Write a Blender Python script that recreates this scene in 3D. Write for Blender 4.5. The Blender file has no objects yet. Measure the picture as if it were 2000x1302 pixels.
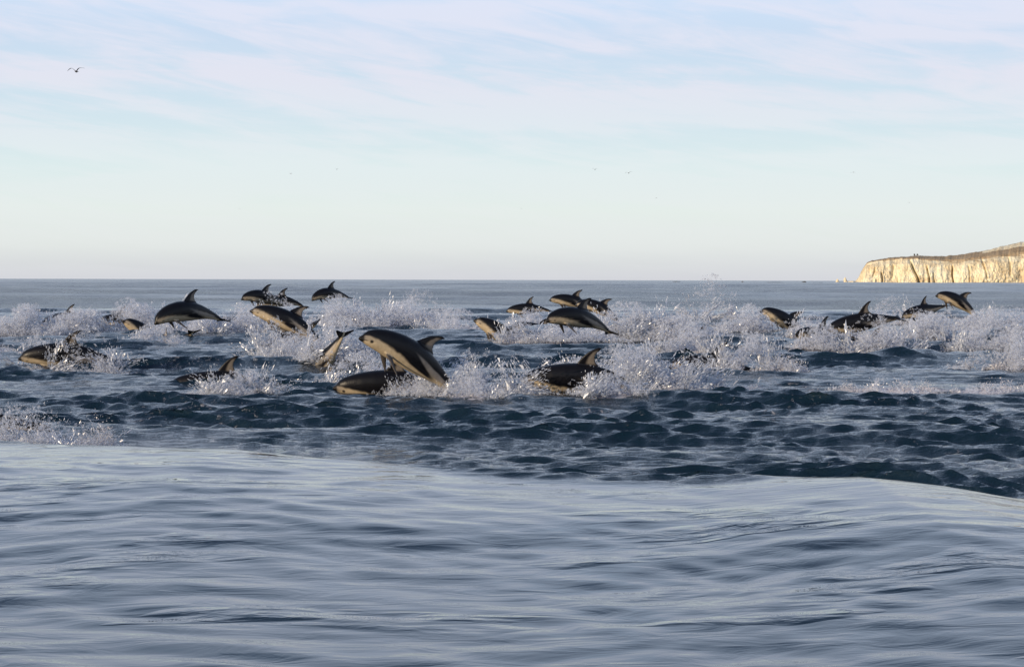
import bpy, bmesh, math, random
import numpy as np
from mathutils import Vector, Matrix

rng = np.random.default_rng(7)
random.seed(7)
sc = bpy.context.scene
COL = sc.collection
R = math.radians

# ------------------------------------------------------------------ camera
F = 3889.0            # focal length in pixels of a 2000 px wide frame (70 mm)
CAM_H = 1.6
PITCH = math.atan(104.5 / F)
ROLL = 0.0026
cam_data = bpy.data.cameras.new("camera")
cam = bpy.data.objects.new("camera", cam_data)
COL.objects.link(cam)
cam_data.sensor_width = 36.0
cam_data.lens = F * 36.0 / 2000.0
cam_data.clip_start = 0.1
cam_data.clip_end = 80000
CAM_M = Matrix.Translation((0, 0, CAM_H)) @ Matrix.Rotation(math.pi / 2 - PITCH, 4, 'X') @ Matrix.Rotation(ROLL, 4, 'Z')
cam.matrix_world = CAM_M
sc.camera = cam

# ------------------------------------------------------------------ world
SUN_EL, SUN_AZ = R(13), R(228)       # azimuth clockwise from +Y: behind the camera, to the left
world = bpy.data.worlds.new("World")
sc.world = world
world.use_nodes = True
nt = world.node_tree
nt.nodes.clear()


def N(t, kind, **kw):
    n = t.nodes.new(kind)
    for k, v in kw.items():
        setattr(n, k, v)
    return n


def math_node(t, op, a, b=None, c=None, clamp=False):
    n = N(t, 'ShaderNodeMath', operation=op)
    n.use_clamp = clamp
    for i, v in enumerate((a, b, c)):
        if v is None:
            continue
        if isinstance(v, (int, float)):
            n.inputs[i].default_value = v
        else:
            t.links.new(v, n.inputs[i])
    return n.outputs[0]


def ramp(t, fac, stops, interp='LINEAR'):
    n = N(t, 'ShaderNodeValToRGB')
    cr = n.color_ramp
    cr.interpolation = interp
    while len(cr.elements) > 1:
        cr.elements.remove(cr.elements[-1])
    for i, (p, c) in enumerate(stops):
        e = cr.elements[0] if i == 0 else cr.elements.new(p)
        e.position = p
        c = (c, c, c) if isinstance(c, (int, float)) else c
        e.color = (*c, 1)
    t.links.new(fac, n.inputs[0])
    return n.outputs[0]


def mixc(t, fac, a, b, blend='MIX'):
    n = N(t, 'ShaderNodeMix', data_type='RGBA', blend_type=blend)
    for sock, v in ((n.inputs[0], fac), (n.inputs[6], a), (n.inputs[7], b)):
        if isinstance(v, (int, float)):
            sock.default_value = v
        elif isinstance(v, tuple):
            sock.default_value = (*v, 1)
        else:
            t.links.new(v, sock)
    return n.outputs[2]


def noise(t, vec, scale, detail=4, rough=0.5, dist=0.0, out=0):
    n = N(t, 'ShaderNodeTexNoise')
    n.inputs['Scale'].default_value = scale
    n.inputs['Detail'].default_value = detail
    n.inputs['Roughness'].default_value = rough
    n.inputs['Distortion'].default_value = dist
    if vec is not None:
        t.links.new(vec, n.inputs['Vector'])
    return n.outputs[out]


sky = N(nt, 'ShaderNodeTexSky', sky_type='NISHITA', sun_disc=False)
sky.sun_elevation = SUN_EL
sky.sun_rotation = SUN_AZ
sky.air_density = 1.0
sky.dust_density = 1.0
sky.ozone_density = 1.5
tc = N(nt, 'ShaderNodeTexCoord')
sep = N(nt, 'ShaderNodeSeparateXYZ')
nt.links.new(tc.outputs['Generated'], sep.inputs[0])
X, Y, Z = sep.outputs
zc = math_node(nt, 'MAXIMUM', Z, 0.0)
# haze and thin air light low over the horizon; values are for background strength 0.1
k = 10.0
low = ramp(nt, zc, [
    (0.0, (6.5, 6.6, 7.05)), (0.006, (6.8, 7.0, 7.2)), (0.017, (7.7, 8.1, 7.9)), (0.035, (7.9, 8.6, 8.3)),
    (0.055, (7.3, 8.5, 8.6)), (0.085, (6.5, 7.9, 8.8)), (0.12, (6.1, 7.4, 9.1)), (0.18, (6.9, 8.5, 11.0)), (0.38, (6.9, 8.8, 11.8)),
    (0.45, (4.6, 6.2, 9.0)), (0.55, (2.6, 3.7, 6.0)), (0.75, (1.4, 2.2, 4.2)), (1.0, (0.9, 1.5, 3.0))])
hi_f = ramp(nt, zc, [(0.0, 0.0), (0.12, 0.05), (0.5, 0.2), (1.0, 0.3)])
base = mixc(nt, hi_f, low, sky.outputs[0])
# high thin cloud in long bands
az = math_node(nt, 'ARCTAN2', X, Y)
cv = N(nt, 'ShaderNodeCombineXYZ')
nt.links.new(math_node(nt, 'MULTIPLY', az, 4.6), cv.inputs[0])
zz = math_node(nt, 'POWER', math_node(nt, 'ADD', zc, 0.02), 0.75)
tilt = math_node(nt, 'MULTIPLY_ADD', az, 1.6, math_node(nt, 'MULTIPLY', zz, 34.0))
nt.links.new(tilt, cv.inputs[1])
cv.inputs[2].default_value = 3.7
c1 = noise(nt, cv.outputs[0], 1.0, 6, 0.5, 0.9)
cv2 = N(nt, 'ShaderNodeCombineXYZ')
nt.links.new(math_node(nt, 'MULTIPLY', az, 14.0), cv2.inputs[0])
nt.links.new(math_node(nt, 'MULTIPLY_ADD', az, 16.0, math_node(nt, 'MULTIPLY', zz, 70.0)), cv2.inputs[1])
cv2.inputs[2].default_value = 8.1
c2 = noise(nt, cv2.outputs[0], 1.0, 5, 0.6, 0.5)
cs = math_node(nt, 'MULTIPLY_ADD', c2, 0.55, math_node(nt, 'MULTIPLY', c1, 0.62))
cm = ramp(nt, cs, [(0.44, 0.0), (0.64, 1.0)], 'EASE')
amt = ramp(nt, zc, [(0.0, 0.1), (0.045, 0.35), (0.075, 0.62), (0.10, 1.0), (0.16, 0.7), (0.25, 0.4), (0.45, 0.2), (0.6, 0.05), (1.0, 0.0)])
cf = math_node(nt, 'MULTIPLY', cm, amt)
ccol = ramp(nt, zc, [(0.0, (8.1, 8.2, 8.3)), (0.06, (8.3, 8.7, 8.9)), (0.10, (7.65, 7.85, 8.85)), (0.2, (7.6, 8.1, 10.0)), (0.5, (3.6, 4.1, 5.8)), (1.0, (2.0, 2.6, 4.0))])
full = mixc(nt, cf, base, ccol)
bg = N(nt, 'ShaderNodeBackground')
bg.inputs['Strength'].default_value = 0.1
nt.links.new(full, bg.inputs[0])
wo = N(nt, 'ShaderNodeOutputWorld')
nt.links.new(bg.outputs[0], wo.inputs[0])

sun_d = bpy.data.lights.new("sun", 'SUN')
sun_d.energy = 4.6
sun_d.angle = R(0.5)
sun_d.color = (1.0, 0.80, 0.56)
sun = bpy.data.objects.new("sun", sun_d)
COL.objects.link(sun)
S = Vector((math.sin(SUN_AZ) * math.cos(SUN_EL), math.cos(SUN_AZ) * math.cos(SUN_EL), math.sin(SUN_EL)))
sun.rotation_euler = S.to_track_quat('Z', 'Y').to_euler()
sun.location = S * 100

sc.view_settings.view_transform = 'Standard'
sc.view_settings.look = 'None'
sc.view_settings.gamma = 1.0
sc.view_settings.exposure = 0.0
sc.view_settings.use_curve_mapping = False
sc.cycles.use_denoising = True
sc.cycles.max_bounces = 8
sc.cycles.transparent_max_bounces = 24
sc.cycles.caustics_reflective = False
sc.cycles.caustics_refractive = False
sc.cycles.sample_clamp_indirect = 4.0


# ------------------------------------------------------------------ helpers
def pix(px, py, d):
    """world point seen at pixel (px,py) of the 2000x1302 frame, at forward distance d"""
    v = Vector(((px - 1000.0) / F, -(py - 651.0) / F, -1.0))
    w = CAM_M.to_3x3() @ v
    w *= d / w.y
    return Vector((0, 0, CAM_H)) + w


def mesh_np(name, verts, faces, mat=None, smooth=True):
    """faces: (n,k) int array"""
    me = bpy.data.meshes.new(name)
    n, kf = faces.shape
    me.vertices.add(len(verts))
    me.vertices.foreach_set("co", np.ascontiguousarray(verts, dtype=np.float32).ravel())
    me.loops.add(n * kf)
    me.loops.foreach_set("vertex_index", np.ascontiguousarray(faces, dtype=np.int32).ravel())
    me.polygons.add(n)
    me.polygons.foreach_set("loop_start", np.arange(0, n * kf, kf, dtype=np.int32))
    me.polygons.foreach_set("use_smooth", np.full(n, smooth, dtype=bool))
    me.update(calc_edges=True)
    if mat:
        me.materials.append(mat)
    return me


def link(name, me, parent=None, label=None, cat=None, group=None, kind=None):
    o = bpy.data.objects.new(name, me)
    COL.objects.link(o)
    if parent:
        o.parent = parent
    for a, b in (("label", label), ("category", cat), ("group", group), ("kind", kind)):
        if b:
            o[a] = b
    return o


def attr(me, name, vals):
    a = me.attributes.new(name, 'FLOAT', 'POINT')
    a.data.foreach_set("value", np.ascontiguousarray(vals, dtype=np.float32))


def smooth(x, a, b):
    t = np.clip((x - a) / (b - a), 0, 1)
    return t * t * (3 - 2 * t)


_perm = rng.permutation(4096)
_val = rng.random(4096) * 2 - 1


def vnoise(x, y, seed=0):
    xi = np.floor(x).astype(np.int64)
    yi = np.floor(y).astype(np.int64)
    fx = x - xi
    fy = y - yi
    fx = fx * fx * fx * (fx * (fx * 6 - 15) + 10)
    fy = fy * fy * fy * (fy * (fy * 6 - 15) + 10)

    def h(i, j):
        return _val[_perm[(_perm[(i + seed * 37) & 4095] + j) & 4095]]
    a = h(xi, yi); b = h(xi + 1, yi); c = h(xi, yi + 1); d = h(xi + 1, yi + 1)
    return (a * (1 - fx) + b * fx) * (1 - fy) + (c * (1 - fx) + d * fx) * fy


def fbm(x, y, oct=4, seed=0, gain=0.5):
    s = 0; a = 1; n = 0
    for i in range(oct):
        s = s + a * vnoise(x * 2 ** i + 13.1 * i, y * 2 ** i + 7.7 * i, seed + i)
        n += a; a *= gain
    return s / n


# ------------------------------------------------------------------ materials
def new_mat(name):
    m = bpy.data.materials.new(name)
    m.use_nodes = True
    t = m.node_tree
    b = t.nodes['Principled BSDF']
    return m, t, b


def mat_water():
    m, t, b = new_mat("sea_water")
    geo = N(t, 'ShaderNodeNewGeometry')
    ar = N(t, 'ShaderNodeAttribute', attribute_name="rough")
    af = N(t, 'ShaderNodeAttribute', attribute_name="foam")
    afar = N(t, 'ShaderNodeAttribute', attribute_name="far")
    P = geo.outputs['Position']
    # wind ripple relief: strong where the school churns the water, faint elsewhere
    mp = N(t, 'ShaderNodeMapping')
    mp.inputs['Scale'].default_value = (0.55, 1.5, 1.0)
    mp.inputs['Rotation'].default_value = (0, 0, 0.25)
    t.links.new(P, mp.inputs[0])
    n1 = noise(t, mp.outputs[0], 4.5, 7, 0.68, 0.5)
    n2 = noise(t, mp.outputs[0], 1.1, 3, 0.5, 0.8)
    hgt = math_node(t, 'ADD', math_node(t, 'MULTIPLY', n1, 0.055), math_node(t, 'MULTIPLY', n2, 0.02))
    mf = N(t, 'ShaderNodeMapping'); mf.inputs['Scale'].default_value = (0.02, 0.05, 1.0)
    t.links.new(P, mf.inputs[0])
    fw = ramp(t, noise(t, mf.outputs[0], 1.0, 6, 0.65, 0.5), [(0.40, 0.5), (0.62, 4.2)])
    amp = math_node(t, 'ADD', math_node(t, 'MULTIPLY_ADD', ar.outputs['Fac'], 0.75, 0.006), math_node(t, 'MULTIPLY', afar.outputs['Fac'], fw))
    hh = math_node(t, 'MULTIPLY', hgt, amp)
    # little cat's paws: patches of steep capillary ripples on the glassy swell
    mc = N(t, 'ShaderNodeMapping'); mc.inputs['Scale'].default_value = (0.42, 1.0, 1.0); mc.inputs['Rotation'].default_value = (0, 0, -0.12)
    t.links.new(P, mc.inputs[0])
    patch = ramp(t, noise(t, mc.outputs[0], 1.3, 3, 0.55, 0.4), [(0.56, 0.0), (0.66, 1.0)])
    cap = noise(t, mc.outputs[0], 9.0, 3, 0.6, 0.3)
    hh = math_node(t, 'MULTIPLY_ADD', math_node(t, 'MULTIPLY', patch, cap), 0.022, hh)
    hh = math_node(t, 'MULTIPLY_ADD', noise(t, mc.outputs[0], 5.5, 4, 0.55, 0.8), 0.008, hh)
    bump = N(t, 'ShaderNodeBump')
    bump.inputs['Strength'].default_value = 1.0
    bump.inputs['Distance'].default_value = 1.0
    t.links.new(hh, bump.inputs['Height'])
    # foam patches
    mfo = N(t, 'ShaderNodeMapping'); mfo.inputs['Scale'].default_value = (0.8, 0.55, 1.0)
    t.links.new(P, mfo.inputs[0])
    f1 = noise(t, mfo.outputs[0], 7.0, 8, 0.75, 2.2)
    f2 = noise(t, P, 0.9, 4, 0.6, 0.5)
    fs = math_node(t, 'ADD', math_node(t, 'MULTIPLY', f1, 0.75), math_node(t, 'MULTIPLY', f2, 0.25))
    ff = math_node(t, 'ADD', fs, math_node(t, 'MULTIPLY', af.outputs['Fac'], 0.235))
    fm = ramp(t, ff, [(0.67, 0.0), (0.80, 1.0)])
    col = mixc(t, fm, (0.0026, 0.0115, 0.020), (0.46, 0.45, 0.49))
    t.links.new(col, b.inputs['Base Color'])
    rb = ramp(t, fm, [(0, 0.012), (0.5, 0.5), (1, 0.8)])
    t.links.new(math_node(t, 'ADD', rb, math_node(t, 'MULTIPLY', afar.outputs['Fac'], 0.22)), b.inputs['Roughness'])
    b.inputs['IOR'].default_value = 1.42
    t.links.new(bump.outputs[0], b.inputs['Normal'])
    return m


def mat_drop(name, alb, transp, gl=0.25):
    m = bpy.data.materials.new(name)
    m.use_nodes = True
    t = m.node_tree
    t.nodes.clear()
    out = N(t, 'ShaderNodeOutputMaterial')
    d = N(t, 'ShaderNodeBsdfDiffuse'); d.inputs[0].default_value = (*alb, 1)
    tl = N(t, 'ShaderNodeBsdfTranslucent'); tl.inputs[0].default_value = (*alb, 1)
    g = N(t, 'ShaderNodeBsdfGlossy'); g.inputs[0].default_value = (0.95, 0.97, 1, 1); g.inputs[1].default_value = 0.32
    tr = N(t, 'ShaderNodeBsdfTransparent')
    m1 = N(t, 'ShaderNodeMixShader'); m1.inputs[0].default_value = 0.5
    t.links.new(d.outputs[0], m1.inputs[1]); t.links.new(tl.outputs[0], m1.inputs[2])
    m2 = N(t, 'ShaderNodeMixShader'); m2.inputs[0].default_value = gl
    t.links.new(m1.outputs[0], m2.inputs[1]); t.links.new(g.outputs[0], m2.inputs[2])
    m3 = N(t, 'ShaderNodeMixShader'); m3.inputs[0].default_value = transp
    t.links.new(m2.outputs[0], m3.inputs[1]); t.links.new(tr.outputs[0], m3.inputs[2])
    t.links.new(m3.outputs[0], out.inputs[0])
    return m


def mat_dolphin():
    m, t, b = new_mat("dolphin_skin")
    a = N(t, 'ShaderNodeAttribute', attribute_name="Col")
    tcn = N(t, 'ShaderNodeNewGeometry')
    n = noise(t, tcn.outputs['Position'], 14.0, 5, 0.6)
    v = ramp(t, n, [(0.3, 0.82), (0.7, 1.12)])
    col = mixc(t, 1.0, a.outputs['Color'], v, 'MULTIPLY')
    t.links.new(col, b.inputs['Base Color'])
    b.inputs['Roughness'].default_value = 0.38
    b.inputs['Specular IOR Level'].default_value = 0.28
    b.inputs['IOR'].default_value = 1.4
    bp = N(t, 'ShaderNodeBump'); bp.inputs['Strength'].default_value = 0.15; bp.inputs['Distance'].default_value = 0.02
    t.links.new(noise(t, tcn.outputs['Position'], 30.0, 3, 0.5), bp.inputs['Height'])
    t.links.new(bp.outputs[0], b.inputs['Normal'])
    return m


def mat_flat(name, col, rough=0.6):
    m, t, b = new_mat(name)
    geo = N(t, 'ShaderNodeNewGeometry')
    n = noise(t, geo.outputs['Position'], 9.0, 3, 0.6)
    c = mixc(t, ramp(t, n, [(0.3, 0.0), (0.7, 1.0)]), tuple(x * 0.8 for x in col), tuple(min(1, x * 1.15) for x in col))
    t.links.new(c, b.inputs['Base Color'])
    b.inputs['Roughness'].default_value = rough
    return m


def mat_cliff():
    m, t, b = new_mat("chalky_cliff_rock")
    geo = N(t, 'ShaderNodeNewGeometry')
    P = geo.outputs['Position']
    veg = N(t, 'ShaderNodeAttribute', attribute_name="veg")
    mp = N(t, 'ShaderNodeMapping'); mp.inputs['Scale'].default_value = (0.07, 0.05, 0.06)
    t.links.new(P, mp.inputs[0])
    n1 = noise(t, mp.outputs[0], 1.0, 8, 0.62, 0.7)
    mp2 = N(t, 'ShaderNodeMapping'); mp2.inputs['Scale'].default_value = (0.06, 0.06, 0.22); mp2.inputs['Rotation'].default_value = (0, 0.25, 0)
    t.links.new(P, mp2.inputs[0])
    n2 = noise(t, mp2.outputs[0], 1.0, 8, 0.7, 0.6)
    rock = ramp(t, n1, [(0.25, (0.55, 0.42, 0.25)), (0.42, (0.78, 0.65, 0.42)), (0.62, (0.90, 0.82, 0.60))])
    rock = mixc(t, ramp(t, n2, [(0.50, 0.0), (0.72, 0.6)]), rock, (0.50, 0.35, 0.20))
    n3 = noise(t, P, 0.35, 6, 0.75)
    rock = mixc(t, ramp(t, n3, [(0.64, 0.0), (0.70, 0.55)]), rock, (0.14, 0.11, 0.07))
    grass = ramp(t, noise(t, P, 0.07, 5, 0.6), [(0.3, (0.33, 0.235, 0.14)), (0.7, (0.48, 0.37, 0.24))])
    vf = math_node(t, 'ADD', veg.outputs['Fac'], math_node(t, 'MULTIPLY', math_node(t, 'SUBTRACT', n2, 0.5), 1.4))
    c = mixc(t, ramp(t, vf, [(0.42, 0.0), (0.58, 1.0)]), rock, grass)
    t.links.new(c, b.inputs['Base Color'])
    b.inputs['Roughness'].default_value = 0.95
    b.inputs['Specular IOR Level'].default_value = 0.1
    bp = N(t, 'ShaderNodeBump'); bp.inputs['Distance'].default_value = 3.0; bp.inputs['Strength'].default_value = 0.6
    t.links.new(noise(t, P, 0.3, 8, 0.7), bp.inputs['Height'])
    t.links.new(bp.outputs[0], b.inputs['Normal'])
    return m


M_WATER = mat_water()
M_DROP = mat_drop("spray_drops", (0.70, 0.735, 0.81), 0.10, 0.12)
M_MIST = mat_drop("spray_mist", (0.72, 0.75, 0.82), 0.82, 0.0)
M_FOAM = mat_drop("churned_foam", (0.72, 0.71, 0.74), 0.05, 0.06)
M_DOLPHIN = mat_dolphin()
M_CLIFF = mat_cliff()
M_EYE = mat_flat("dark_eye", (0.008, 0.007, 0.007), 0.1)

# ------------------------------------------------------------------ water surface
CR_X = np.array([-9, -4.09, -2.14, -0.55, 0.0, 1.06, 2.31, 2.77, 3.2, 7.0])
CR_Z = np.array([.27, .275, .313, .243, .225, .236, .331, .300, .240, .26])
WSET = {}


def waves(lams, slope, spread, main, nper, seed):
    r = np.random.default_rng(seed)
    out = []
    for lam in lams:
        for _ in range(nper):
            l = lam * r.uniform(0.72, 1.38)
            th = main + r.normal(0, spread)
            a = slope * l / (2 * math.pi) / math.sqrt(nper / 2)
            out.append((2 * math.pi / l * math.cos(th), 2 * math.pi / l * math.sin(th), r.uniform(0, 6.28), a, l))
    return out


W_SMOOTH = waves([6.0, 3.0], 0.010, 0.5, R(78), 6, 1) + waves([1.5, 0.85], 0.016, 0.5, R(84), 9, 12) + waves([0.5, 0.32], 0.034, 0.45, R(84), 10, 11) + waves([0.2], 0.018, 0.6, R(80), 8, 13)
W_ROUGH = waves([4.5, 2.4], 0.050, 0.4, R(82), 7, 2) + waves([1.3], 0.055, 0.42, R(84), 9, 4) + waves([0.72, 0.5, 0.33], 0.12, 0.38, R(84), 10, 3) + waves([0.27, 0.17], 0.18, 0.42, R(82), 10, 5)
W_FAR = waves([60, 28, 14, 7.0, 3.6], 0.036, 0.45, R(85), 6, 3)


def crest_y(x):
    return 14.0 - 0.5 * x


def zones(x, y):
    cy = crest_y(x)
    wob = 0.35 * vnoise(x * 0.9, y * 0.5, 5)
    front = smooth(y - cy + 2.0 * wob, -0.45, 0.9)
    edge = 88 + 5 * vnoise(x * 0.12, y * 0.02, 9)
    back = 1 - smooth(y, edge - 3, edge + 6)
    return front, front * back


def water(x, y, shift=None):
    x = np.asarray(x, float); y = np.asarray(y, float)
    front, rough = zones(x, y)
    cy = crest_y(x)
    t = y - cy
    zc_ = np.interp(x, CR_X, CR_Z)
    ridge = zc_ * np.where(t < 0, np.exp(-(t / 5.5) ** 2), np.exp(-(t / 1.25) ** 2))
    trough = -0.10 * np.exp(-((t - 3.2) / 1.8) ** 2)
    lat = 0.5 + 0.5 * vnoise(x * 0.07 + 3, y * 0.03, 21)
    s1 = 0.28 * (0.75 + 0.4 * lat) * np.exp(-((y - 50) / 9.0) ** 2)
    s2 = 0.30 * (0.75 + 0.4 * lat) * np.exp(-((y - 86) / 8.0) ** 2)
    z = ridge + trough + s1 + s2
    wx = x + 0.35 * vnoise(x * 0.45, y * 0.45, 31)
    wy = y + 0.45 * vnoise(x * 0.45 + 50, y * 0.45, 32)
    crestfade = 1 - 0.75 * np.exp(-(t / 0.9) ** 2)
    sm = np.zeros_like(z)
    for kx, ky, ph, a, l in W_SMOOTH:
        sm += a * np.sin(kx * wx + ky * wy + ph) * np.clip(2.5 - y * 0.004 / l * 4, 0, 1)
    z = z + sm * (1 - 0.6 * rough) * crestfade * np.exp(-y / 400)
    if np.any(rough > 0):
        idx = rough > 0
        xs, ys = wx[idx], wy[idx]
        ra = np.zeros_like(xs); rx_ = np.zeros_like(xs); ry_ = np.zeros_like(xs)
        gust = 0.95 + 0.55 * vnoise(xs * 0.3, ys * 0.30, 41) + 0.3 * vnoise(xs * 0.9, ys * 1.1, 43)
        for kx, ky, ph, a, l in W_ROUGH:
            fade = a * np.clip(2.2 - ys * 0.011 / l, 0, 1)
            th = kx * xs + ky * ys + ph
            sn = np.sin(th) * fade
            kk = math.hypot(kx, ky)
            ra += np.cos(th) * fade
            rx_ -= sn * (kx / kk); ry_ -= sn * (ky / kk)
        gr = gust * rough[idx]
        z[idx] += ra * gr
        if shift is not None:
            shift[0][idx] += rx_ * gr * 0.95
            shift[1][idx] += ry_ * gr * 0.95
    far = smooth(y, 70, 140)
    if np.any(far > 0):
        idx = far > 0
        fa = np.zeros(idx.sum())
        xs, ys = x[idx], y[idx]
        for kx, ky, ph, a, l in W_FAR:
            fa += a * np.sin(kx * (xs + 3 * vnoise(xs * .05, ys * .05, 51)) + ky * ys + ph) * np.clip(2.0 - ys * 0.012 / l, 0, 1)
        z[idx] += fa * far[idx] * 0.6
    return z


def wz(x, y):
    return float(water(np.array([x]), np.array([y]))[0])


SPLASH_FOOT = []      # (x, y, rx, ry) of churned places, filled by the splash table


def build_water(foots):
    rows = [3.0]
    while rows[-1] < 110:
        r_ = rows[-1]
        rows.append(r_ * (1.02 if r_ < 7.2 else 1.0027 if r_ < 13.5 else 1.0019 if r_ < 34 else 1.0026))
    while rows[-1] < 60000:
        rows.append(rows[-1] * (1.012 if rows[-1] < 900 else 1.06))
    rows = np.array(rows)
    inner = np.arange(-0.285, 0.2851, 0.0019)
    outer = np.linspace(0.31, 1.35, 26)
    ang = np.concatenate([-outer[::-1], inner, outer])
    A, D = np.meshgrid(ang, rows)
    # fan of rows round the viewpoint, dense where the swimmers are
    x = D * np.tan(np.clip(A, -0.285, 0.285)) + D * (A - np.clip(A, -0.285, 0.285)) * 1.6
    y = D.copy()
    xf, yf = x.ravel(), y.ravel()
    shift = (np.zeros_like(xf), np.zeros_like(xf))
    z = water(xf, yf, shift)
    _, rough = zones(xf, yf)
    foam = np.zeros_like(xf)
    for fx, fy, rx, ry, st in foots:
        sel = (np.abs(xf - fx) < 3 * rx) & (np.abs(yf - fy) < 3 * ry)
        foam[sel] = np.maximum(foam[sel], st * np.exp(-((xf[sel] - fx) / rx) ** 2 - ((yf[sel] - fy) / ry) ** 2))
    foam += rough * (0.24 + 0.30 * vnoise(xf * 0.5, yf * 0.25, 61))
    nr, nc = x.shape
    verts = np.stack([xf + shift[0], yf + shift[1], z], 1)
    i = np.arange(nr - 1)[:, None] * nc + np.arange(nc - 1)[None, :]
    i = i.ravel()
    faces = np.stack([i, i + 1, i + nc + 1, i + nc], 1)
    me = mesh_np("sea_water", verts, faces, M_WATER)
    attr(me, "rough", rough)
    attr(me, "far", smooth(yf, 80, 110))
    attr(me, "foam", foam * smooth(rough, 0.2, 0.8))
    link("sea_water", me, kind="structure", label="open sea, glassy swell in front and dark churned water behind")


# ------------------------------------------------------------------ dolphins
GIRTH = 1.11
ST = np.array([
    # x, top, bottom, half width
    (0.000, .004, .006, .004), (0.006, .011, .013, .012), (0.018, .017, .018, .018), (0.032, .025, .024, .024),
    (0.048, .041, .031, .033), (0.072, .060, .042, .045), (0.115, .076, .057, .059), (0.180, .090, .073, .071),
    (0.250, .100, .089, .083), (0.350, .108, .102, .091), (0.450, .109, .103, .090), (0.550, .100, .094, .080),
    (0.650, .083, .076, .063), (0.750, .061, .055, .043), (0.850, .040, .036, .025), (0.920, .028, .026, .015),
    (0.970, .018, .017, .010), (1.000, .008, .008, .007)])


def loft(bm, rings):
    prev = None
    loops = []
    for ring in rings:
        loops.append([bm.verts.new(p) for p in ring])
    n = len(loops[0])
    for a, b in zip(loops[:-1], loops[1:]):
        for i in range(n):
            bm.faces.new((a[i], a[(i + 1) % n], b[(i + 1) % n], b[i]))
    bm.faces.new(loops[0][::-1])
    bm.faces.new(loops[-1])


def fin_rings(sections, n=14):
    """sections: (lead point, trail point, thickness direction, thickness)"""
    rings = []
    for le, te, nd, th in sections:
        le, te, nd = Vector(le), Vector(te), Vector(nd)
        ring = []
        for i in range(n):
            a = 2 * math.pi * i / n
            u = 0.5 - 0.5 * math.cos(a)
            w = math.sin(a) * (1.15 - 0.5 * u)
            ring.append(le.lerp(te, u) + nd * (w * th * 0.5))
        rings.append(ring)
    return rings


def rest_dolphin():
    bm = bmesh.new()
    xs = np.concatenate([np.linspace(0, .06, 9), np.linspace(.07, 1, 48)])
    rings = []
    for x in xs:
        t = np.interp(x, ST[:, 0], ST[:, 1]); b = np.interp(x, ST[:, 0], ST[:, 2]); w = np.interp(x, ST[:, 0], ST[:, 3])
        t *= GIRTH; b *= GIRTH; w *= GIRTH
        ring = []
        for i in range(28):
            a = 2 * math.pi * i / 28
            c, s = math.cos(a), math.sin(a)
            ring.append((x, w * math.copysign(abs(c) ** 0.95, c), (t if s > 0 else b) * math.copysign(abs(s) ** 0.95, s)))
        rings.append(ring)
    loft(bm, rings)
    # dorsal fin
    hh = [-.25, 0, .18, .36, .55, .72, .86, .95, 1.0]
    le = np.interp(hh, [-.25, 0, .25, .5, .75, .9, 1], [.395, .425, .452, .482, .520, .553, .582])
    te = np.interp(hh, [-.25, 0, .12, .25, .5, .75, .9, 1], [.630, .610, .585, .572, .566, .580, .602, .618])
    secs = [((l, 0, .105 + h * .160), (r_, 0, .105 + h * .160), (0, 1, 0), .030 - .014 * max(0, h)) for h, l, r_ in zip(hh, le, te)]
    loft(bm, fin_rings(secs))
    # flippers
    for s in (-1, 1):
        secs = []
        for f in [-.12, 0, .15, .35, .55, .75, .9, 1.0]:
            le_x = .205 + .115 * f + .05 * f * f
            ch = np.interp(f, [-.12, 0, .35, .75, .9, 1], [.080, .080, .072, .050, .034, .016])
            yy = s * (.058 + .075 * f)
            zz_ = -.055 - .155 * f + .012 * f * f
            secs.append(((le_x, yy, zz_ + .004), (le_x + ch, yy, zz_ - ch * .12), (0, s * .85, .5), np.interp(f, [0, 1], [.020, .012])))
        loft(bm, fin_rings(secs))
    # fluke
    secs = []
    for f in [-1, -.92, -.75, -.5, -.25, -.1, .1, .25, .5, .75, .92, 1]:
        a = abs(f)
        le_x = .905 + .105 * a ** 1.25
        te_x = 1.0 - .016 * (a < .05) + .020 * a * (1 - a) + .040 * a
        te_x = np.interp(a, [0, .12, .5, .85, 1], [.985, 1.0, 1.012, 1.025, 1.030])
        secs.append(((le_x, f * .135, 0), (te_x, f * .135, 0), (0, 0, 1), np.interp(a, [0, 1], [.024, .013])))
    loft(bm, fin_rings(secs))
    me = bpy.data.meshes.new("tmp")
    bm.to_mesh(me)
    bm.free()
    o = bpy.data.objects.new("tmp", me)
    COL.objects.link(o)
    md = o.modifiers.new("r", 'REMESH')
    md.mode = 'VOXEL'
    md.voxel_size = 0.0062
    md.use_smooth_shade = True
    sm = o.modifiers.new("s", 'SMOOTH'); sm.factor = 0.5; sm.iterations = 3
    dec = o.modifiers.new("d", 'DECIMATE'); dec.ratio = 0.13
    out = {}
    for key, use in (("hi", False), ("lo", True)):
        dec.show_viewport = use
        dg = bpy.context.evaluated_depsgraph_get()
        dg.update()
        ev = o.evaluated_get(dg)
        m2 = bpy.data.meshes.new_from_object(ev)
        m2.calc_loop_triangles()
        co = np.empty(len(m2.vertices) * 3, np.float32)
        m2.vertices.foreach_get("co", co)
        tri = np.empty(len(m2.loop_triangles) * 3, np.int32)
        m2.loop_triangles.foreach_get("vertices", tri)
        out[key] = (co.reshape(-1, 3).astype(float), tri.reshape(-1, 3))
        bpy.data.meshes.remove(m2)
    bpy.data.objects.remove(o)
    return out


DARK = np.array([.005, .005, .007]); GREY = np.array([.14, .135, .13]); CREAM = np.array([.44, .36, .25])
PALE = np.array([.23, .20, .17]); BEAK = np.array([.010, .009, .009])


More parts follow.
